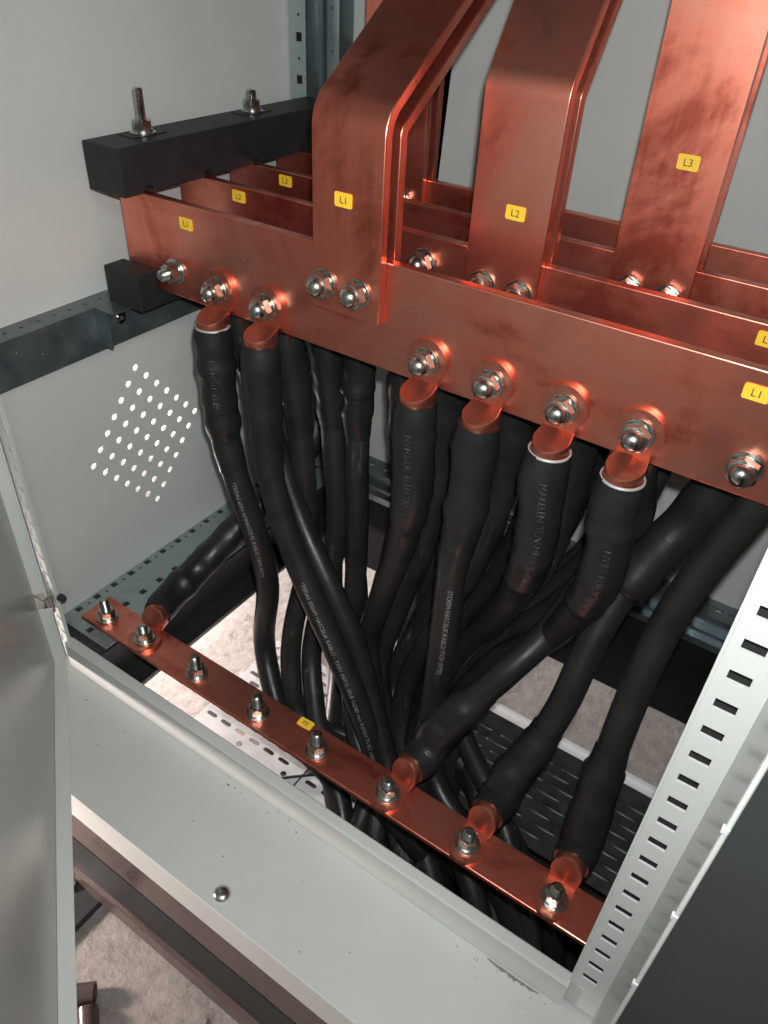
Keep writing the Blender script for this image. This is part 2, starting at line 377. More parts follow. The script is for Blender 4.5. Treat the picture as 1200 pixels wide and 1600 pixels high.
# right front post with rectangular slots
hs = [R4(0.7137, -0.0954-0.0042+0.0250*i*1.0, 0.7266, -0.0954+0.0042+0.0250*i) for i in range(-12, 34)]
link('front_post', sheet(R4(0.7075, -0.455, 0.7370, 1.0), hs, (0, -0.190, 0), (1, 0, 0), (0, 0, 1), 0.002), cab, material='paint')
link('blank_slot', boxes(*[((0.7145, -0.1915, -0.0988-0.025*k), (0.7262, -0.1911, -0.0920-0.025*k)) for k in (13,)]), cab, material='paint')
link('post_return', boxes(((0.7055, -0.191, -0.455), (0.7074, -0.170, 1.0))), cab, material='paint')
link('post_shade_strip', box((0.7074, -0.1780, -0.455), (0.745, -0.1765, 1.0)), cab, material='blacksteel')  # added black strip gives the right post's slots their inner shade
link('post_flange', box((0.7371, -0.288, -0.460), (0.7391, -0.189, 1.0)), cab, material='gloss')
bm = bmesh.new(); add_box(bm, (0.7372, -0.2910, -0.460), (0.7402, -0.2885, 1.0))
for k in range(14): add_box(bm, (0.7360, -0.2922, -0.42+0.085*k), (0.7400, -0.2892, -0.4165+0.085*k))
link('edge_gasket', to_mesh(bm), cab, material='paint')
# rear post in the left corner
pts = [(XL+0.002, 0.330), (0.000, 0.330), (0.000, 0.350), (-0.012, 0.350), (-0.012, 0.370), (0.020, 0.370), (0.020, 0.3985)]
def fold(pts, t, z0, z1):
    off = []
    for i, p in enumerate(pts):
        p = Vector(p); d1 = (p-Vector(pts[i-1])).normalized() if i else None; d2 = (Vector(pts[i+1])-p).normalized() if i < len(pts)-1 else None
        n = Vector((0, 0)); k = 0
        for d in (d1, d2):
            if d: n += Vector((-d.y, d.x)); k += 1
        off.append(p + n*t)
    return prism([tuple(p) for p in pts] + [tuple(p) for p in reversed(off)], 2, z0, z1)
link('rear_post', fold(pts, 0.0016, -0.417, 1.0), cab, material='galv')
hs = []
for i in range(60):
    z = -0.40 + 0.0235*i
    hs.append(R4(-0.0165, z-0.0050, -0.0075, z+0.0050) if i % 2 == 0 else circ(-0.0122, z, 0.0019, 8))
link('post_face', sheet(R4(XL+0.003, -0.417, -0.0015, 1.0), hs, (0, 0.3270, 0), (1, 0, 0), (0, 0, 1), 0.0012), cab, material='railgalv')
link('post_shade_strip', box((-0.0190, 0.3280, -0.416), (-0.0050, 0.3292, 1.0)), cab, material='matteblack')  # black strip added as shade behind the rear post's holes
link('post_face', sheet(R4(0.0005, -0.417, 0.0195, 1.0), [circ(0.0085, -0.37+0.047*i, 0.0022, 8) for i in range(29)], (0, 0.3685, 0), (1, 0, 0), (0, 0, 1), 0.0010), cab, material='railgalv')
# upper side rail
hs = [circ(-0.015, -0.15+0.02*i, 0.0022, 8) for i in range(24)]
link('mounting_rail', sheet(R4(XL+0.001, -0.18, -0.001, 0.329), hs, (0, 0, -0.0205), (1, 0, 0), (0, 1, 0), 0.002), cab, material='galv')
hs = [circ(-0.15+0.028*i, -0.035 - 0.012*(i % 2), 0.0018, 8) for i in range(16)]
rl = link('rail_web', sheet(R4(-0.18, -0.070, 0.329, -0.0195), hs, (0.000, 0, 0), (0, 1, 0), (0, 0, 1), 0.002), cab, material='galv')
br = link('support_bracket', boxes(((0.0012, -0.050, -0.062), (0.0030, 0.020, -0.0215)), ((0.0012, -0.050, -0.0214), (0.030, 0.27, -0.0196)), ((0.0015, -0.051, -0.062), (0.022, -0.0492, -0.0215))), cab, material='galv')
# sill: lip and small step above the front cover
link('sill', prism([(-0.1835, -0.4600), (-0.1835, -0.4190), (-0.1850, -0.4175), (-0.1950, -0.4175), (-0.1972, -0.4200), (-0.1972, -0.4600)], 0, 0.0138, 0.7072), cab, material='paint_sill')
link('front_cover', boxes(((-0.75, -0.318, -0.4625), (1.35, -0.1836, -0.4605)), ((-0.75, -0.318, -0.515), (1.35, -0.3165, -0.4626))), cab, material='paint_sill', bevel=0.0008)
sc = lathe([(0.0, 0.0045), (0.004, 0.0043), (0.007, 0.0032), (0.0088, 0.001), (0.0090, 0)], 28)
link('cover_screw', sc, cab, Matrix.Translation((0.3810, -0.3015, -0.4605)), 'zinc', smooth=3.14)
def flake(x, y, w, h, mt='scrape', name='paint_chip'):
    bm = bmesh.new(); n = 11; vs = []
    for i in range(n):
        a = 2*PI*i/n; k = random.uniform(0.45, 1.15)
        vs.append(bm.verts.new((x+math.cos(a)*w*k, y+math.sin(a)*h*k, -0.4602)))
    bm.faces.new(vs)
    link(name, to_mesh(bm), cab, material=mt)
for x, y in ((0.075, -0.222), (0.105, -0.235), (0.150, -0.226), (0.139, -0.258), (0.215, -0.232), (0.30, -0.262), (0.44, -0.245), (0.52, -0.272), (0.48, -0.30), (0.355, -0.272)): flake(x, y, random.uniform(.0007, .0018), random.uniform(.0006, .0012))
for x, w in ((0.300, 0.0035), (0.309, 0.002), (0.318, 0.0012), (0.360, 0.001), (0.40, 0.0012)): flake(x, -0.2045-random.random()*0.003, w, 0.0010)
bm = bmesh.new(); top_ = []; bot_ = []
for q in range(26):
    xx = 0.632 + 0.0022*q; e_ = math.sin(PI*(q+0.5)/26)
    top_.append(bm.verts.new((xx, -0.1985 - random.random()*0.0006, -0.4601))); bot_.append(bm.verts.new((xx + random.uniform(-.0008, .0008), -0.1990 - 0.0008 - e_*random.uniform(0.0004, 0.0042), -0.4601)))
for q in range(25): bm.faces.new((top_[q], top_[q+1], bot_[q+1], bot_[q]))
link('paint_chip', to_mesh(bm), cab, material='scrape')
for k in range(14): flake(0.66+random.uniform(-.06, .04), -0.2035-random.random()**2*0.02, random.uniform(.0004, .0014), random.uniform(.0004, .0010))
for k in range(16): flake(random.uniform(0.25, 0.40), -0.1995-random.random()**2*0.012, random.uniform(.0004, .0013), random.uniform(.0004, .0009))
for k in range(12): flake(0.006+random.uniform(-.006, .026), -0.2035-random.random()*0.010, random.uniform(.0006, .0018), random.uniform(.0005, .0012))
# hinge and catch on the left post
link('hinge', boxes(((-0.014, -0.206, -0.368), (0.0085, -0.1920, -0.340)), ((-0.019, -0.214, -0.342), (-0.004, -0.2062, -0.330))), cab, material='zinc', bevel=0.001)
link('hinge_pin', lathe([(0, 0.012), (0.0045, 0.011), (0.005, 0.008), (0.005, 0), (0.0, 0)], 16), cab, Matrix.Translation((-0.011, -0.210, -0.330)), 'zinc', smooth=0.6)
link('hinge_pin', lathe([(0, 0.009), (0.004, 0.008), (0.0050, 0.005), (0.0050, 0), (0.0, 0)], 16), cab, Matrix.Translation((0.0140, -0.186, -0.345)) @ Matrix.Rotation(PI/2, 4, 'Y'), 'blacksteel', smooth=0.6)

# open door, left: pan with folded lips
u = Vector((0.8, -0.6, 0)); n = Vector((0.6, 0.8, 0))
def dpt(a, b, z): return u*a + n*b + Vector((0, 0, z))
door = thing('cabinet_door', 'grey enamelled cabinet door standing ajar at the left', 'door', dpt(0.13, -0.160, -0.44))
def obox(a0, a1, b0, b1, z0, z1, bm=None):
    own = bm is None; bm = bm or bmesh.new()
    v = [bm.verts.new(dpt(a, b_, z)) for z in (z0, z1) for a, b_ in ((a0, b0), (a1, b0), (a1, b1), (a0, b1))]
    for f in [(0,3,2,1),(4,5,6,7),(0,1,5,4),(1,2,6,5),(2,3,7,6),(3,0,4,7)]: bm.faces.new([v[i] for i in f])
    return to_mesh(bm) if own else bm
link('door_panel', obox(0.133, 0.80, -0.1685, -0.1665, -0.441, 1.0), door, material='gloss')
link('door_lip', obox(0.133, 0.80, -0.1664, -0.1505, -0.4415, -0.4395), door, material='paint', bevel=0.0006)
link('door_lip', obox(0.131, 0.133, -0.1685, -0.1505, -0.4415, -0.352), door, material='paint', bevel=0.0006)
link('door_lip', obox(0.131, 0.133, -0.1685, -0.1505, -0.325, 1.0), door, material='paint', bevel=0.0006)
link('door_lip', obox(0.1331, 0.142, -0.1525, -0.1505, -0.439, -0.354), door, material='paint')
link('door_lip', obox(0.1331, 0.142, -0.1525, -0.1505, -0.323, 1.0), door, material='paint')
# neighbouring dark panel, right
nb = link('cover_door', box((0.7390, -0.296, -0.460), (1.45, -0.2918, 1.0)), material='darkgloss')
for q, (xa, za, xb, zb) in enumerate(((0.80, -0.44, 0.93, -0.10), (0.865, -0.42, 0.885, -0.38), (0.90, -0.33, 0.905, -0.26))): link('scratch_mark', tube(smooth_path([(xa, -0.2962, za), ((xa+xb)/2+0.004, -0.2962, (za+zb)/2), (xb, -0.2962, zb)]), 0.0004, 6), nb, material='galv')
tag(nb, 'dark glossy cover door beyond the white slotted post at the right', 'door')

# ------------------------------------------------------------------ steel base frame under the cabinet
bf = thing('base_frame', 'black and brown steel channel frame under the cabinet', 'steel frame', (0.36, 0.1, FZ))
link('side_channel', prism([(0.030, -0.423), (0.064, -0.423), (0.064, -0.430), (0.036, -0.430), (0.036, -0.518), (0.066, -0.518), (0.066, -0.525), (0.030, -0.525)], 1, -0.19, YB), bf, material='blacksteel')
link('rear_channel', prism([(0.352, -0.466), (0.358, -0.466), (0.358, -0.628), (0.352, -0.628)], 0, -0.03, 1.3), bf, material='matteblack')
link('front_channel', prism([(-0.3140, -0.5155), (-0.3140, -0.600), (-0.302, -0.604), (-0.302, -0.664), (-0.3230, -0.668), (-0.3255, -0.672), (-0.3255, -0.709), (-0.290, -0.709), (-0.290, -0.5155)], 0, -0.75, 1.35), bf, material='brownsteel', bevel=0.0012)
link('channel_recess', prism([(-0.3035, -0.6045), (-0.3145, -0.6010), (-0.3205, -0.6660), (-0.3035, -0.6635)], 0, -0.75, 1.35), bf, material='plastic')
link('foot_beam', box((0.085, -0.620, FZ+0.006), (0.156, -0.10, FZ+0.0195)), bf, material='blacksteel')
link('foot_beam', box((1.0, -0.620, FZ+0.006), (1.08, 0.5, FZ+0.0195)), bf, material='blacksteel')
link('foot_bolt', lathe([(0, 0.010), (0.008, 0.010), (0.0085, 0.009), (0.0085, 0)], 6), bf, Matrix.Translation((0.112, -0.335, FZ+0.0195)), 'zinc')

# ------------------------------------------------------------------ cable trays
def tray(x0, x1, y0, y1, z, mt, lab, pierced=True):
    t = thing('cable_tray', lab, 'cable tray', ((x0+x1)/2, (y0+y1)/2, z))
    hs = []; y = y0+0.018; k = 0
    while y < y1-0.012:
        x = x0+0.016 + (0.0125 if k % 2 else 0)
        while x < x1-0.014:
            if (k % 4) != 3: hs.append(slot(x, y, 0.019, 0.0065, 0, 4))
            elif int((x-x0)/0.025) % 3 == 0: hs.append(circ(x, y, 0.0045, 10))
            x += 0.027
        y += 0.0155; k += 1
    if not pierced: hs = []
    link('tray_floor', sheet(R4(x0, y0, x1, y1), hs, (0, 0, z), (1, 0, 0), (0, 1, 0), 0.0015), t, material=mt)
    if not pierced:
        y = y0+0.018; bm = bmesh.new(); k = 0
        while y < y1-0.01:
            x = x0 + 0.006 + 0.016*(k % 2)
            while x < x1-0.05:
                mm = Matrix.Translation((x+0.016, y, z+0.0008)) @ Matrix.Diagonal((0.020, 0.0042, 0.0030, 1))
                bmesh.ops.create_icosphere(bm, subdivisions=2, radius=1.0, matrix=mm); x += 0.048
            y += 0.0165; k += 1
        link('tray_ribs', to_mesh(bm), t, material=mt, smooth=3.14)
    link('tray_wall', box((x0, y1+0.0002, z), (x1, y1+0.0015, z+0.003)), t, material=mt)
    return t
t1 = tray(0.115, 0.300, -0.155, 0.092, -0.600, 'tray', 'bright perforated galvanised cable tray under the left end of the earth bar')
link('tray_wall', boxes(((0.1135, -0.155, -0.700), (0.1148, 0.0915, -0.6010)), ((0.1150, 0.0925, -0.700), (0.300, 0.0938, -0.6010))), t1, material='tray')  # downward flanges added to block light from beneath the slots
t1b = tray(0.302, 0.412, -0.160, 0.092, -0.6025, 'tray', 'shaded perforated tray piece between the bright tray and the falling cables')
t2 = tray(0.425, 1.20, 0.012, 0.172, -0.603, 'trayshade', 'dark ribbed cable tray behind the right end of the earth bar', False)
link('tray_lip', boxes(((0.302, 0.1737, -0.6005), (1.2, 0.1850, -0.5990)), ((0.302, 0.1851, -0.6005), (1.2, 0.1865, -0.5900))), t2, material='white')  # lip painted white in place of its metallic glint
wp = link('thin_wire', tube(smooth_path([(0.268, -0.112, -0.597), (0.290, -0.091, -0.597), (0.327, -0.056, -0.597), (0.352, -0.032, -0.597)]), 0.0020, 8), material='jacket'); tag(wp, 'thin black wire lying across the perforated tray', 'wire')

# ------------------------------------------------------------------ copper bars
def rod_mesh():
    pass
bolt_body = lathe([(0, 0.0255), (0.0035, 0.0252), (0.0058, 0.0238), (0.0068, 0.0215), (0.0068, 0.012), (0.0068, 0.0)], 24)
def threaded(r, z0, z1, p=0.00175):
    prof = [(0, z1+0.0012), (r*0.7, z1+0.0012), (r*0.92, z1)]
    z = z1
    while z > z0: prof += [(r*0.88, z), (r, z-p*0.5)]; z -= p
    prof.append((r, z0)); return lathe(prof, 24)
stud_body = threaded(0.0058, 0.0, 0.030)
short_body = threaded(0.0060, 0.0, 0.022)
long_body = threaded(0.0050, 0.0, 0.041)
def hexnut(af, z0, z1, ch=0.0012, seg=48):
    """hexagonal nut with a chamfered top"""
    bm = bmesh.new(); rc = af/math.sqrt(3); rings = []
    for z, lim in ((z0, rc), (z1-ch, rc), (z1-ch*0.4, rc*0.955), (z1, af*0.47)):
        ring = []
        for i in range(seg):
            a = 2*PI*i/seg; k = ((a + PI/6) % (PI/3)) - PI/6
            r = min(af/2/math.cos(k), lim); ring.append(bm.verts.new((r*math.cos(a), r*math.sin(a), z)))
        rings.append(ring)
    for A, B in zip(rings, rings[1:]):
        for i in range(seg): bm.faces.new((A[i], A[(i+1) % seg], B[(i+1) % seg], B[i]))
    bm.faces.new(rings[0]); bm.faces.new(rings[-1])
    return to_mesh(bm)
nut_m = hexnut(0.0210, 0.0045, 0.0125)
nut_s = hexnut(0.0180, 0.0046, 0.0135)
wash_m = lathe([(0.006, 0.0), (0.0132, 0.0), (0.0134, 0.0006), (0.0134, 0.0020), (0.0130, 0.0025), (0.0102, 0.0026), (0.0102, 0.0048), (0.006, 0.0050)], 32)
dome_m = lathe([(0, 0.0212), (0.0025, 0.0209), (0.0050, 0.0200), (0.0072, 0.0183), (0.0086, 0.0160), (0.0092, 0.0132), (0.0092, 0.0122), (0.006, 0.0120)], 32)
for me_, mt_ in ((bolt_body, 'zinc'), (stud_body, 'zinc'), (short_body, 'zinc'), (long_body, 'zinc'), (nut_m, 'zinc'), (nut_s, 'zinc'), (wash_m, 'zinc'), (dome_m, 'zinc')):
    me_.materials.append(M[mt_])
    for p in me_.polygons: p.use_smooth = True
    me_.set_sharp_from_angle(angle=0.5)
def bolt(parent, pos, axis='front', kind='dome', rot=None):
    base = {'front': Matrix.Rotation(PI/2, 4, 'X'), 'up': Matrix.Identity(4), 'back': Matrix.Rotation(-PI/2, 4, 'X')}[axis]
    rot = random.uniform(0, PI/3) if rot is None else rot
    m4 = Matrix.Translation(pos) @ base @ Matrix.Rotation(rot, 4, 'Z')
    body = {'dome': dome_m, 'stud': stud_body, 'short': short_body, 'long': long_body, 'plain': bolt_body}[kind]
    b_ = link('bolt', body, parent, m4)
    link('nut', nut_m if kind in ('dome', 'plain') else nut_s, b_, m4); link('washer', wash_m, b_, m4)
    return b_
def marker(parent, s, pos, u_, v_, w=0.0182, h=0.0120, tilt=0.0):
    """yellow marker with black lettering, rounded corners"""
    u_ = Vector(u_); v_ = Vector(v_)
    if tilt:
        c, sn = math.cos(tilt), math.sin(tilt); u_, v_ = u_*c + v_*sn, v_*c - u_*sn
    P = []; r = 0.0018
    for cx, cy, a0 in ((w/2-r, h/2-r, 0), (-w/2+r, h/2-r, PI/2), (-w/2+r, -h/2+r, PI), (w/2-r, -h/2+r, 3*PI/2)):
        for k in range(5): P.append((cx + r*math.cos(a0+k*PI/8), cy + r*math.sin(a0+k*PI/8)))
    nn = u_.cross(v_)
    pl = link('marker_label', sheet(P, [], Vector(pos) + nn*0.0005, u_, v_, 0.0006), parent, material='yellow')
    tm = text_mesh(s, h*0.70)
    xs = [v.co.x for v in tm.vertices]; ys = [v.co.y for v in tm.vertices]
    cx, cy = (min(xs)+max(xs))/2, (min(ys)+max(ys))/2
    for v in tm.vertices: v.co = Vector(pos) + u_*(v.co.x-cx) + v_*(v.co.y-cy) + nn*0.0011
    link('lettering', tm, pl, material='ink')
X = (1, 0, 0); Y = (0, 1, 0); Z = (0, 0, 1)
def rbar(x0, x1, y0, y1, z0, z1): return box((x0, y0, z0), (x1, y1, z1))
BARS = [('front', 0.0, 'L1', 'front copper busbar marked L1 carrying the row of cable lugs'),
        ('second', 0.085, 'L2', 'second copper busbar from the front, marked L2'),
        ('third', 0.165, 'L3', 'third copper busbar from the front, marked L3'),
        ('rear', 0.250, None, 'rearmost copper busbar, unmarked, nearest the grey back panel')]
bars = []
for i, (nm, y, s, lab) in enumerate(BARS):
    t = thing('copper_busbar', lab, 'busbar', (0.4, y+0.005, 0), 'copper busbars side by side')
    link('bar', rbar(0.010, 1.35, y, y+0.010, 0.0, 0.100), t, material='cuX', bevel=0.0009)
    bars.append(t)
marker(bars[0], 'L1', (0.1056, 0, 0.0815), X, Z); marker(bars[0], 'L1', (0.6600, 0, 0.0830), X, Z)
marker(bars[1], 'L2', (0.0990, 0.085, 0.0895), X, Z); marker(bars[1], 'L2', (0.6480, 0.085, 0.0885), X, Z)
marker(bars[2], 'L3', (0.0967, 0.165, 0.0900), X, Z)

def offset_path(P, d):
    out = []
    for i, p in enumerate(P):
        a = (P[i]-P[i-1]).normalized() if i else (P[1]-P[0]).normalized()
        b_ = (P[i+1]-P[i]).normalized() if i < len(P)-1 else a
        n1 = Vector((a.y, -a.x)); n2 = Vector((b_.y, -b_.x)); nn = (n1+n2).normalized(); k = 1/max(0.3, nn.dot(n1))
        out.append(p + nn*d*k)
    return out
def fillet(P, r, n=10):
    out = [P[0]]
    for i in range(1, len(P)-1):
        a = (P[i-1]-P[i]).normalized(); b_ = (P[i+1]-P[i]).normalized(); ang = a.angle(b_); t = r/math.tan(ang/2)
        p0 = P[i]+a*t; p1 = P[i]+b_*t
        for k in range(n+1):
            s = k/n; out.append(p0*(1-s)**2 + P[i]*2*s*(1-s) + p1*s*s)
    out.append(P[-1]); return out
def plate(x0, x1, centre, t):
    A = offset_path(centre, -t/2); B = offset_path(centre, t/2)
    return prism([tuple(p) for p in A] + [tuple(p) for p in reversed(B)], 0, x0, x1)
def riser(lab, x0, x1, yb, ctrl, mk=None, z0=0.045):
    """two bent plates clamping the bar; ctrl: (y,z) of the front plate's centre line"""
    t = thing('copper_riser', lab, 'copper riser', ((x0+x1)/2, yb, z0), 'bent copper risers bolted to the busbars')
    P = [Vector(c) for c in ctrl]
    front = fillet(P, 0.030); back = offset_path(front, 0.0205)
    if back[0].x < front[0].x: back = offset_path(front, -0.0205)
    link('plate', plate(x0, x1, front, 0.0096), t, material='cuZ', bevel=0.0010, smooth=0.35)
    link('plate', plate(x0+0.001, x1+0.001, back, 0.0096), t, material='cuZ', bevel=0.0010, smooth=0.35)
    if mk: marker(t, *mk)
    return t
r1 = riser('left copper riser marked L1, bent far back above the front bar', 0.2745, 0.3475, 0.0, [(-0.0052, 0.045), (-0.0052, 0.212), (0.160, 0.324), (0.160, 0.85)], ('L1', (0.3080, -0.0100, 0.1460), X, Z))
r2 = riser('middle copper riser marked L2, bent slightly back', 0.3835, 0.4570, 0.085, [(0.0798, 0.045), (0.0798, 0.236), (0.160, 0.362), (0.160, 0.85)], ('L2', (0.4260, 0.0750, 0.1410), X, Z))
r3 = riser('right copper riser marked L3, straight and blotched', 0.4925, 0.5665, 0.165, [(0.1598, 0.045), (0.1598, 0.45), (0.160, 0.85)], ('L3', (0.5362, 0.1550, 0.1864), X, Z))
r4 = riser('rear copper riser half hidden behind the L1 riser', 0.1500, 0.2340, 0.25, [(0.2448, 0.045), (0.2448, 0.45), (0.2448, 0.85)])
for x in (0.286+0.002, 0.3232+0.002): bolt(r1, (x, -0.0100, 0.0700), rot=0.3)
for x in (0.4035, 0.4400): bolt(r2, (x, 0.0750, 0.0730), rot=0.2)
for x in (0.5125, 0.5485): bolt(r3, (x, 0.1550, 0.0730), rot=0.1)
for x in (0.170, 0.207): bolt(r4, (x, 0.2400, 0.0730))
bolt(bars[1], (0.3340, 0.085, 0.0745), rot=0.4)
bolt(bars[0], (0.0826, 0, 0.0280), kind='short', rot=0.1); bolt(bars[0], (0.6713, 0, 0.0250), rot=0.15)
# earth bar
pe = thing('copper_earth_bar', 'long flat copper earth bar marked PE, above the sill', 'busbar', (0.4, -0.14, -0.41))
link('bar', rbar(0.008, 0.742, -0.1628, -0.1172, -0.406, -0.400), pe, material='cuX', bevel=0.0008)
link('bar_standoff', lathe([(0, -0.002), (0.012, -0.002), (0.012, -0.014), (0, -0.014)], 6), pe, Matrix.Translation((0.050, -0.14, -0.404)), 'plastic')
marker(pe, 'PE', (0.3480, -0.1235, -0.4000), (1, 0, 0), (0, 1, 0), 0.0185, 0.0115, tilt=0.05)
PEX = [0.0370, 0.1066, 0.1961, 0.2941, 0.3800, 0.4743, 0.5705, 0.6650]
for i, x in enumerate(PEX):
    if i in (1, 5, 6, 7): continue
    bolt(pe, (x, -0.1440, -0.4000), 'up', 'stud')

# ------------------------------------------------------------------ lugs and cables
def lug_meshes():
    """palm against the bar (normal -Y), barrel hanging down; origin at the bolt hole"""
    bm = bmesh.new()
    n = 26; R_ = 0.0205; zf = -0.0205; hw = 0.0138
    P = []
    a0 = math.asin(hw/R_)
    for i in range(n+1):
        a = -PI/2 + a0 + (2*PI-2*a0)*i/n
        P.append((R_*math.cos(a), R_*math.sin(a)))
    P = [(hw, zf)] + P + [(-hw, zf)]
    f0 = [bm.verts.new((x, 0, z)) for x, z in P]; f1 = [bm.verts.new((x, -0.0045, z)) for x, z in P]
    k = len(P)
    for i in range(k): bm.faces.new((f0[i], f0[(i+1) % k], f1[(i+1) % k], f1[i]))
    bm.faces.new(f0); bm.faces.new(f1)
    # barrel: D section whose slanting flat end folds out from the palm
    rings = []
    def dsec(k):
        P = [(-0.0140*k, -0.0043), (0.0140*k, -0.0043)]
        for q in range(21):
            a = q*PI/20; P.append((0.0158*k*math.cos(a), -0.0150 - (0.0178*k)*math.sin(a)))
        return P
    def ztop(y): return -0.0195 + (y+0.0043)*0.30
    for kk in range(6):
        f = (0.95, 0.985, 1.0, 1.0, 1.0, 0.96)[kk]; ring = []
        for x, y in dsec(f):
            zt = ztop(y); z = (zt, zt-0.0003, zt-0.0014, zt-0.0050, -0.036, -0.050)[kk]
            ring.append(bm.verts.new((x, y, z)))
        rings.append(ring)
    bm.faces.new(rings[0]); bm.faces.new(rings[-1]); seg = len(rings[0])
    for A, B in zip(rings, rings[1:]):
        for i in range(seg): bm.faces.new((A[i], A[(i+1) % seg], B[(i+1) % seg], B[i]))
    me = to_mesh(bm); me.materials.append(M['cuL'])
    for p in me.polygons: p.use_smooth = len(p.vertices) == 4
    me.set_sharp_from_angle(angle=0.30)
    bm = bmesh.new()
    add_lathe(bm, [(0.0163, -0.0345), (0.0170, -0.0330), (0.0181, -0.0334), (0.0184, -0.0350)], 32, Matrix.Translation((0.0004, -0.0168, 0.0)))
    rm = to_mesh(bm); rm.materials.append(M['tin'])
    for p in rm.polygons: p.use_smooth = True
    return me, rm
lug_me, rim_me = lug_meshes()
LUGROT = {'front': Matrix.Identity(4), 'back': Matrix.Rotation(PI, 4, 'Z'),
          'up': Matrix(((-1, 0, 0, 0), (0, 0, -1, 0), (0, -1, 0, 0), (0, 0, 0, 1)))}
RC = 0.0152; RS = 0.0202; RB = 0.0142; RSB = 0.0184
def cable(label, pts, lug=None, lugrot='front', sleeve=0.15, texts=(), stexts=(), mt='jacket', tail=None, r=RC, lug2=None, turn=0.0, kind='dome', seedv=0, group='black power cables running down from the busbars', rimless=True, streaks=0, rsl=None):
    """lug: position of the bolt hole; the cable starts inside the lug's barrel"""
    rnd = random.Random(seedv*13+5)
    P = [Vector(p) for p in pts]
    t = thing('power_cable', label, 'cable', tuple(P[0]), group)
    if tail: P += [Vector(q) for q in tail]
    m4 = None
    if lug is not None:
        m4 = Matrix.Translation(lug) @ (Matrix.Rotation(turn, 4, 'Z') if lugrot == 'up' else Matrix.Rotation(turn, 4, 'Y')) @ LUGROT[lugrot]
        P = [m4 @ Vector((0, -0.0165, -0.034)), m4 @ Vector((0, -0.0168, -0.058))] + P
    path = smooth_path(P)
    step = 0.006
    k0 = int(sleeve/step)
    R0 = rsl or RS
    ridges = [(rnd.uniform(0.02, max(0.03, sleeve-0.02)), rnd.uniform(0.0006, 0.0019), rnd.uniform(0.0035, 0.010)) for _ in range(8)]
    lap = [(rnd.uniform(0.25, 0.45), -0.0007), (rnd.uniform(0.5, 0.68), -0.0010), (rnd.uniform(0.72, 0.88), -0.0016)]
    def rs(i):
        s = i*step; base = R0
        for f, d in lap:
            if s > sleeve*f: base += d
        e = 0
        for s0, am, w in ridges: e += am*math.exp(-((s-s0)/w)**2)
        if i < 2: base *= 0.90 + 0.05*i
        if i > k0-2: base = r+0.0010
        return lambda a: base + e*(0.7+0.5*math.cos(a*1.0+seedv)) + 0.0010*noise.noise(Vector((math.cos(a)*1.5, math.sin(a)*1.5, s*42+seedv*3)))
    link('cable_jacket', tube(path[max(0, k0-3 if sleeve else 0):], r, 22), t, material=mt, smooth=3.14)
    if sleeve:
        sp = path[:k0+1]
        sl = link('heat_shrink_sleeve', tube(sp, rs, 26), t, material='sleeve', smooth=0.9)
        for (s0, st, sz, side) in stexts: link('lettering', wrap_text(path, s0, st, sz, lambda i: rs(i)(0)+0.0008, side=side), sl, material='emboss')
    for (s0, st, sz, side) in texts: link('printed_text', wrap_text(path, s0, st, sz, r, side=side), t, material='print')
    if m4 is not None:
        lg = link('cable_lug', lug_me, t, m4)
        if not rimless: link('lug_rim', rim_me, lg, m4)
        off = {'front': (0, -0.0045, 0), 'back': (0, 0.0045, 0), 'up': (0, 0, 0.0045)}[lugrot]
        bolt(t, Vector(lug)+Vector(off), {'front': 'front', 'back': 'back', 'up': 'up'}[lugrot], kind if lugrot != 'up' else 'short', rot=0.25+0.1*seedv)
    return t
DROP = [(0.452, -0.100), (0.482, -0.060), (0.512, -0.104), (0.540, -0.066), (0.568, -0.106), (0.596, -0.068), (0.626, -0.108), (0.655, -0.070),
        (0.684, -0.104), (0.470, -0.128), (0.500, -0.030), (0.530, -0.136), (0.560, -0.030), (0.590, -0.138), (0.620, -0.030), (0.650, -0.136), (0.440, -0.070), (0.425, -0.120), (0.640, -0.020), (0.675, -0.034), (0.455, -0.030), (0.575, 0.0), (0.605, 0.0), (0.49, 0.0), (0.52, 0.0)]
def tail(x, y, z, k=0):
    """steeply down through the opening beside the tray, into the trench"""
    if x < 0.39:                                   # run in beneath the earth bar first
        order = sorted(range(len(DROP)), key=lambda q: DROP[q][0]); tx, ty = DROP[order[k % 9]]
        return [((x+tx)/2, min(y, -0.035)*0.4+ty*0.6+0.03, -0.585), (tx-0.015, ty, -0.640), (tx, ty, -0.80), (tx+0.01, ty+0.01, -1.15)]
    order = sorted(range(len(DROP)), key=lambda q: DROP[q][0]); tx, ty = DROP[order[(9+k*3) % len(DROP)]]
    return [(x*0.45+tx*0.55, y*0.5+ty*0.5, z-0.055), (tx, ty, -0.70), (tx+0.012, ty+0.005, -0.85), (tx+0.02, ty+0.02, -1.15)]
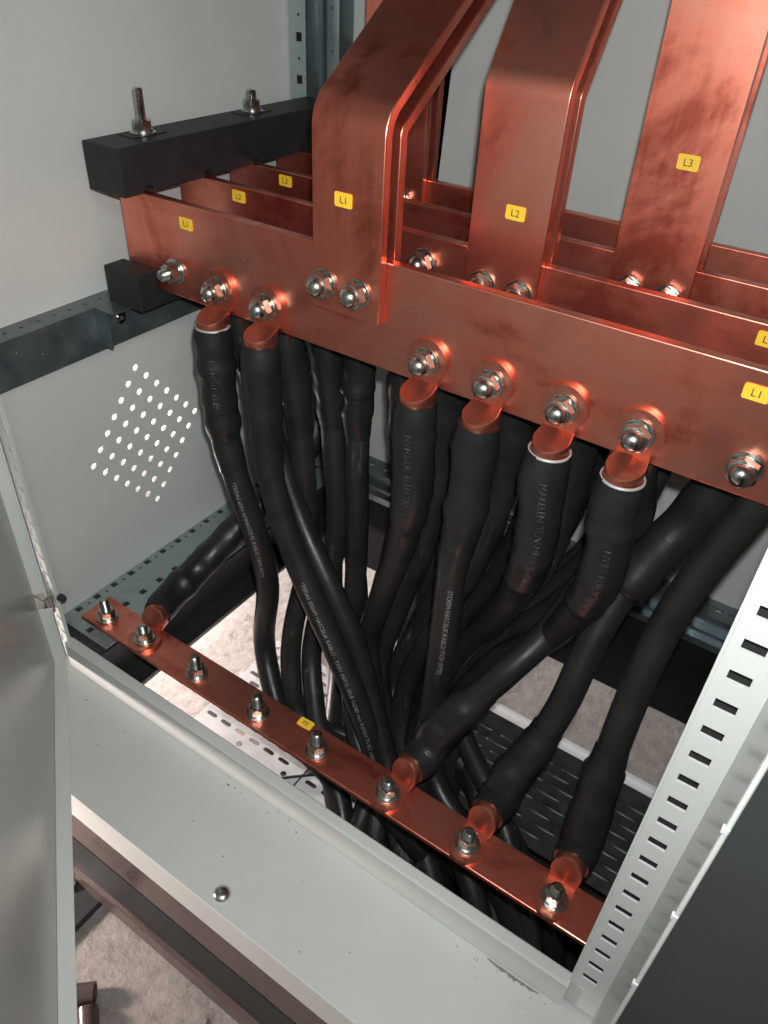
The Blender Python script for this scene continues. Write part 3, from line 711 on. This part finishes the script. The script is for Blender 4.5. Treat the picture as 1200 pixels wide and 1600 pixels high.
# -- front row on the L1 bar
cable('black cable under the leftmost lug of the front bar, printed jacket', [(0.148,-0.018,-0.096),(0.152,-0.018,-0.145),(0.172,-0.020,-0.212),(0.190,-0.016,-0.282),(0.192,-0.006,-0.364),(0.176,-0.004,-0.475),(0.215,-0.032,-0.530),(0.267,-0.059,-0.560)], (0.1463,0,0.025), sleeve=0.175, texts=[(0.185,'*TEDAS 6004 AMHASCELIK KABLO YXSV (NYY)',0.0066,0.35)], stexts=[(0.03,'NVHS-LR ELEN',0.0095,0.2)], tail=tail(0.267,-0.059,-0.56,0), seedv=1, rimless=False)
cable('black printed cable from the second lug, slanting across the bundle', [(0.213,-0.018,-0.095),(0.215,-0.018,-0.155),(0.233,-0.02,-0.221),(0.271,-0.025,-0.296),(0.318,-0.03,-0.373),(0.363,-0.039,-0.440),(0.400,-0.046,-0.520),(0.438,-0.076,-0.560)], (0.2106,0,0.025), sleeve=0.165, texts=[(0.292,'*TEDAS E004M HASCELIK KABLO - YXSV (NYY) 2018 1x240 mm 0,6/1kV TS IEC 60502',0.0070,0.30)], tail=tail(0.438,-0.076,-0.56,1), seedv=2, streaks=4)
cable('black cable under the left one of the four central lugs', [(0.399,-0.014,-0.107),(0.384,0.0,-0.196),(0.358,0.01,-0.294),(0.337,0.016,-0.400),(0.362,-0.000,-0.480),(0.400,-0.021,-0.550)], (0.3966,0,0.025), sleeve=0.20, stexts=[(0.025,'NVHS-LR  ELEN.TRN 3-6M',0.0095,0.25)], tail=tail(0.4,-0.021,-0.55,2), mt='jacket_dusty', seedv=3, streaks=18)
cable('black upright cable under the second of the four central lugs', [(0.462,-0.02,-0.103),(0.456,-0.02,-0.171),(0.456,-0.02,-0.242),(0.456,-0.02,-0.322),(0.452,-0.017,-0.420),(0.458,-0.041,-0.490),(0.478,-0.069,-0.560)], (0.4608,0,0.025), sleeve=0.165, texts=[(0.185,'STCRSM HASCELIK KABLO YXSV (NYY)',0.0072,-0.1)], tail=tail(0.478,-0.069,-0.56,3), mt='jacket_dusty', seedv=4, streaks=16)
cable('black curving cable under the third of the four central lugs', [(0.533,-0.016,-0.109),(0.520,0.0,-0.183),(0.493,0.02,-0.262),(0.45,0.04,-0.359),(0.430,0.023,-0.440),(0.432,-0.002,-0.530)], (0.5276,0,0.025), sleeve=0.185, stexts=[(0.02,'MARELEN TUV-MHA 3-71/M',0.0095,-0.05)], tail=tail(0.432,-0.002,-0.53,4), seedv=5, streaks=10, rimless=False)
cable('black cable under the rightmost lug of the front bar, sweeping left', [(0.597,-0.016,-0.105),(0.583,0.0,-0.173),(0.552,0.02,-0.254),(0.505,0.03,-0.324),(0.454,0.008,-0.470),(0.464,-0.014,-0.530)], (0.5909,0,0.025), sleeve=0.20, stexts=[(0.06,'NVES ELR.TUN 4-3',0.0095,0.0)], tail=tail(0.464,-0.014,-0.53,5), seedv=6, streaks=16, rimless=False)
# -- behind the front row
G2 = 'black power cables of the rear rows'
def back(lab, pts, lug, rot='front', sl=0.13, k=0, mt='jacket_dusty', st=8):
    p = pts[-1]
    return cable(lab, pts, lug, rot, sleeve=sl, tail=tail(p[0], p[1], p[2], 6+k), mt=mt, seedv=10+k, group=G2, streaks=st, r=RB, rsl=RSB)
back('black cable clamped behind the front bar beside the second lug', [(0.216,0.03,-0.080),(0.224,0.03,-0.153),(0.224,0.035,-0.249),(0.216,0.04,-0.364),(0.215,0.014,-0.440),(0.229,-0.010,-0.500),(0.263,-0.029,-0.560)], (0.2106,0.010,0.025), 'back', k=0)
back('second row cable hanging just right of the slanting printed cable', [(0.234,0.07,-0.084),(0.241,0.07,-0.186),(0.245,0.075,-0.295),(0.240,0.023,-0.470),(0.268,-0.009,-0.520),(0.303,-0.033,-0.560)], (0.2300,0.085,0.025), k=1)
back('second row cable at the left edge of the pale gap', [(0.274,0.07,-0.080),(0.274,0.07,-0.172),(0.278,0.07,-0.280),(0.283,0.06,-0.38),(0.288,0.044,-0.470),(0.321,0.009,-0.520),(0.355,-0.020,-0.560)], (0.2740,0.085,0.025), k=2)
back('black cable running beside and behind the slanting printed cable', [(0.160,0.028,-0.080),(0.192,0.024,-0.170),(0.236,0.012,-0.245),(0.288,-0.002,-0.305),(0.335,-0.008,-0.378),(0.375,-0.022,-0.460),(0.417,-0.045,-0.520),(0.461,-0.081,-0.560)], (0.1463,0.010,0.025), 'back', k=3, mt='jacket', st=12)
back('third row cable seen through the left of the bundle', [(0.213,0.15,-0.120),(0.218,0.14,-0.239),(0.235,0.12,-0.33),(0.269,0.091,-0.420),(0.294,0.053,-0.500),(0.334,0.021,-0.550)], (0.2120,0.165,0.025), k=4)
back('second row cable right behind the left central lug', [(0.385,0.07,-0.080),(0.383,0.07,-0.17),(0.374,0.065,-0.261),(0.349,0.065,-0.36),(0.339,0.042,-0.460),(0.364,0.024,-0.530)], (0.3850,0.085,0.025), k=5, st=14)
back('second row cable between the second and third central lugs', [(0.460,0.07,-0.079),(0.460,0.06,-0.153),(0.445,0.055,-0.235),(0.417,0.06,-0.322),(0.384,0.054,-0.440),(0.387,0.028,-0.530)], (0.4580,0.085,0.025), k=6, st=14)
back('second row cable between the third and rightmost central lugs', [(0.527,0.07,-0.073),(0.526,0.07,-0.144),(0.512,0.08,-0.23),(0.474,0.09,-0.32),(0.424,0.089,-0.420),(0.399,0.066,-0.520)], (0.5265,0.085,0.025), k=7, st=14)
back('black cable clamped behind the front bar at the rightmost lug', [(0.597,0.040,-0.070),(0.590,0.055,-0.132),(0.564,0.06,-0.204),(0.523,0.07,-0.284),(0.469,0.08,-0.37),(0.431,0.054,-0.470),(0.429,0.029,-0.540)], (0.5909,0.010,0.025), 'back', k=8, st=16)
back('third row cable behind the left central cable', [(0.294,0.155,-0.118),(0.300,0.15,-0.222),(0.301,0.14,-0.325),(0.292,0.105,-0.430),(0.299,0.073,-0.530)], (0.2920,0.165,0.025), k=9)
back('third row cable behind the second central cable', [(0.386,0.15,-0.121),(0.390,0.14,-0.226),(0.381,0.13,-0.32),(0.355,0.106,-0.430),(0.344,0.077,-0.530)], (0.3810,0.165,0.025), k=10)
back('third row cable behind the third central cable', [(0.462,0.155,-0.123),(0.46,0.155,-0.215),(0.441,0.15,-0.309),(0.407,0.124,-0.400),(0.378,0.107,-0.520)], (0.4580,0.165,0.025), k=11)
back('rear row cable at the far left of the bundle', [(0.134,0.235,-0.120),(0.132,0.24,-0.19),(0.135,0.22,-0.308),(0.202,0.122,-0.470),(0.243,0.084,-0.550)], (0.1360,0.25,0.025), k=12)
back('rear row cable beside the pale gap over the stud screws', [(0.235,0.234,-0.140),(0.232,0.24,-0.271),(0.240,0.23,-0.38),(0.280,0.118,-0.460),(0.298,0.083,-0.540)], (0.2360,0.25,0.025), k=13)
back('rear row cable behind the second row, above the pale slit beside the left central lug', [(0.303,0.234,-0.12),(0.308,0.23,-0.25),(0.318,0.19,-0.36),(0.330,0.13,-0.45),(0.352,0.09,-0.53)], (0.3020,0.25,0.025), k=14)
back('rear row cable left of the middle riser, deep in the bundle', [(0.362,0.234,-0.12),(0.366,0.23,-0.23),(0.372,0.19,-0.33),(0.375,0.14,-0.43),(0.385,0.10,-0.53)], (0.3600,0.25,0.025), k=15)
back('rear row cable below the middle riser, deep in the bundle', [(0.442,0.234,-0.11),(0.443,0.23,-0.21),(0.435,0.20,-0.30),(0.415,0.16,-0.40),(0.405,0.12,-0.51)], (0.4400,0.25,0.025), k=16)
back('rear row cable between the middle and right risers', [(0.503,0.234,-0.10),(0.500,0.23,-0.19),(0.486,0.205,-0.28),(0.455,0.165,-0.37),(0.425,0.12,-0.48)], (0.5020,0.25,0.025), k=17)
back('third row cable below the left edge of the right riser', [(0.512,0.149,-0.10),(0.510,0.15,-0.18),(0.492,0.15,-0.26),(0.455,0.135,-0.35),(0.420,0.10,-0.46)], (0.5120,0.165,0.025), k=18)
back('second row cable squeezed between the pale gap and the left central cable', [(0.334,0.069,-0.10),(0.336,0.075,-0.20),(0.330,0.08,-0.30),(0.322,0.075,-0.40),(0.335,0.05,-0.50)], (0.3340,0.085,0.025), k=19)
back('rear row cable at the very back, behind the slanting cables', [(0.262,0.234,-0.13),(0.268,0.24,-0.26),(0.290,0.21,-0.37),(0.325,0.16,-0.46),(0.350,0.12,-0.54)], (0.2640,0.25,0.025), k=20)
back('third row cable between the pale gap and the bundle centre', [(0.336,0.149,-0.12),(0.344,0.15,-0.23),(0.352,0.145,-0.34),(0.358,0.12,-0.45),(0.372,0.08,-0.54)], (0.3360,0.165,0.025), k=21)
back('third row cable deep behind the second central lug cable', [(0.418,0.149,-0.11),(0.425,0.15,-0.21),(0.420,0.145,-0.31),(0.398,0.11,-0.42),(0.392,0.075,-0.52)], (0.4180,0.165,0.025), k=22)
back('rear row cable sweeping left beneath the right riser', [(0.560,0.234,-0.10),(0.553,0.225,-0.18),(0.530,0.20,-0.26),(0.490,0.165,-0.34),(0.450,0.135,-0.43),(0.432,0.10,-0.52)], (0.5600,0.25,0.025), k=23)
back('third row cable sweeping left behind the rightmost front lug', [(0.572,0.149,-0.10),(0.566,0.15,-0.17),(0.542,0.14,-0.24),(0.500,0.125,-0.32),(0.462,0.10,-0.41),(0.448,0.07,-0.50)], (0.5740,0.165,0.025), k=24)
# -- cables on the earth bar
GE = 'black cables lugged to the earth bar'
PZ = -0.400
cable('short thick black cable lying over the left floor rail, on the earth bar', [(0.088,-0.035,-0.372),(0.104,0.01,-0.338),(0.119,0.07,-0.305),(0.127,0.13,-0.280),(0.125,0.18,-0.245),(0.110,0.212,-0.180),(0.104,0.2335,-0.09),(0.104,0.2335,0.0)], (0.1066,-0.144,PZ), 'up', sleeve=0.20, turn=0.30, seedv=31, group=GE)
cable('black cable on the earth bar right of the PE marker', [(0.490,-0.070,-0.362),(0.512,-0.045,-0.318),(0.536,-0.02,-0.273),(0.556,0.015,-0.237),(0.572,0.045,-0.180),(0.590,0.068,-0.099),(0.598,0.0685,-0.042),(0.601,0.0685,0.0)], (0.4743,-0.144,PZ), 'up', sleeve=0.13, turn=-0.20, seedv=32, group=GE)
cable('black cable on the second earth lug from the right', [(0.578,-0.075,-0.362),(0.590,-0.05,-0.322),(0.600,-0.03,-0.267),(0.602,-0.01,-0.225),(0.607,0.02,-0.174),(0.622,0.045,-0.125),(0.640,0.065,-0.082),(0.652,0.0685,-0.040),(0.654,0.0685,0.0)], (0.5705,-0.144,PZ), 'up', sleeve=0.12, turn=-0.10, seedv=33, group=GE)
cable('long straight black cable on the rightmost earth lug', [(0.664,-0.078,-0.362),(0.660,-0.06,-0.305),(0.657,-0.03,-0.231),(0.659,0.0,-0.153),(0.670,0.015,-0.085),(0.686,0.0265,-0.022),(0.700,0.0265,0.04)], (0.6650,-0.144,PZ), 'up', sleeve=0.14, turn=0.0, seedv=34, group=GE)
# big shrink sleeve at the upper end of the second earth cable
for nm, pts_ in (('a', [(0.612,0.030,-0.155),(0.622,0.045,-0.125),(0.640,0.065,-0.082),(0.652,0.0685,-0.040),(0.655,0.0685,-0.005)]),):
    par = [o_ for o_ in COL.objects if o_.get('label', '').startswith('black cable on the second earth lug')][0]
    link('heat_shrink_sleeve', tube(smooth_path(pts_), lambda i: RS + 0.001 + 0.0006*math.sin(i*0.8), 26), par, material='sleeve', smooth=3.14)

# ------------------------------------------------------------------ bar supports
def support(lab, z0, z1, notch_at, studs):
    t = thing('busbar_support', lab, 'busbar support', (0.025, 0.15, z0))
    y0, y1, x0, x1 = -0.0275, 0.325, 0.0, 0.052
    ys = [b_[1] for b_ in BARS]
    if notch_at == 'bottom':
        P = [(y0, z1), (y0, z0)]
        for y in ys: P += [(y-0.002, z0), (y-0.002, z0+0.006), (y+0.012, z0+0.006), (y+0.012, z0)]
        P += [(y1, z0), (y1, z1)]
    else:
        P = [(y0, z0), (y0, z1)]
        for y in ys: P += [(y-0.0005, z1), (y-0.0005, -0.0005), (y+0.0105, -0.0005), (y+0.0105, z1)]
        P += [(y1, z1), (y1, z0)]
    link('block', prism(P, 0, x0, x1), t, material='plastic', bevel=0.0008)
    if studs:
        for y, k in studs: bolt(t, (0.020, y, z1), 'up', k)
        for y, k in studs: link('recess', box((0.008, y-0.022, z1+0.0002), (0.032, y+0.022, z1+0.0009)), t, material='plastic', bevel=0.0003)
    return t
support('black block across the top of the bars with two studs', 0.1005, 0.1465, 'bottom', [(0.0335, 'long'), (0.1990, 'short')])
support('black block beneath the bars, resting on the side rail', -0.0190, 0.0220, 'top', None)
link('bracket_screw', wash_m, br, Matrix.Translation((0.0031, -0.020, -0.040)) @ Matrix.Rotation(PI/2, 4, 'Y') @ Matrix.Scale(0.55, 4))

# loose screws through the rear channel
for i, (x, z) in enumerate(((0.165, -0.505), (0.150, -0.56), (0.420, -0.60))):
    sw = link('stud_screw', threaded(0.0035, 0.0, 0.022), bf, Matrix.Translation((x, 0.352, z)) @ Matrix.Rotation(PI/2, 4, 'X') @ Matrix.Rotation(0.3, 4, 'Y'), 'zinc', smooth=0.5)

# black pipe offcuts on the floor
def pipe(lab, a, b_, r):
    path = [Vector(a).lerp(Vector(b_), i/10) for i in range(11)]
    bm = bmesh.new(); L_ = (Vector(b_)-Vector(a)).length
    q = (Vector(b_)-Vector(a)).to_track_quat('Z', 'Y').to_matrix().to_4x4()
    add_lathe(bm, [(r*0.86, 0), (r, 0), (r, L_*0.5), (r, L_), (r*0.86, L_), (r*0.86, L_*0.5), (r*0.86, 0)], 28, Matrix.Translation(a) @ q)
    o = link('pipe_offcut', to_mesh(bm), material='brownsteel', smooth=0.6); tag(o, lab, 'pipe', 'pipe offcuts on the floor'); return o
pipe('dark pipe offcut on the concrete, its open end beside the other offcut', (0.150, -0.480, FZ+0.0185), (0.2385, -0.400, FZ+0.0185), 0.0130)
pipe('dark pipe offcut at the very bottom edge of the picture', (0.245, -0.4165, FZ+0.0185), (0.315, -0.470, FZ+0.0185), 0.0130)
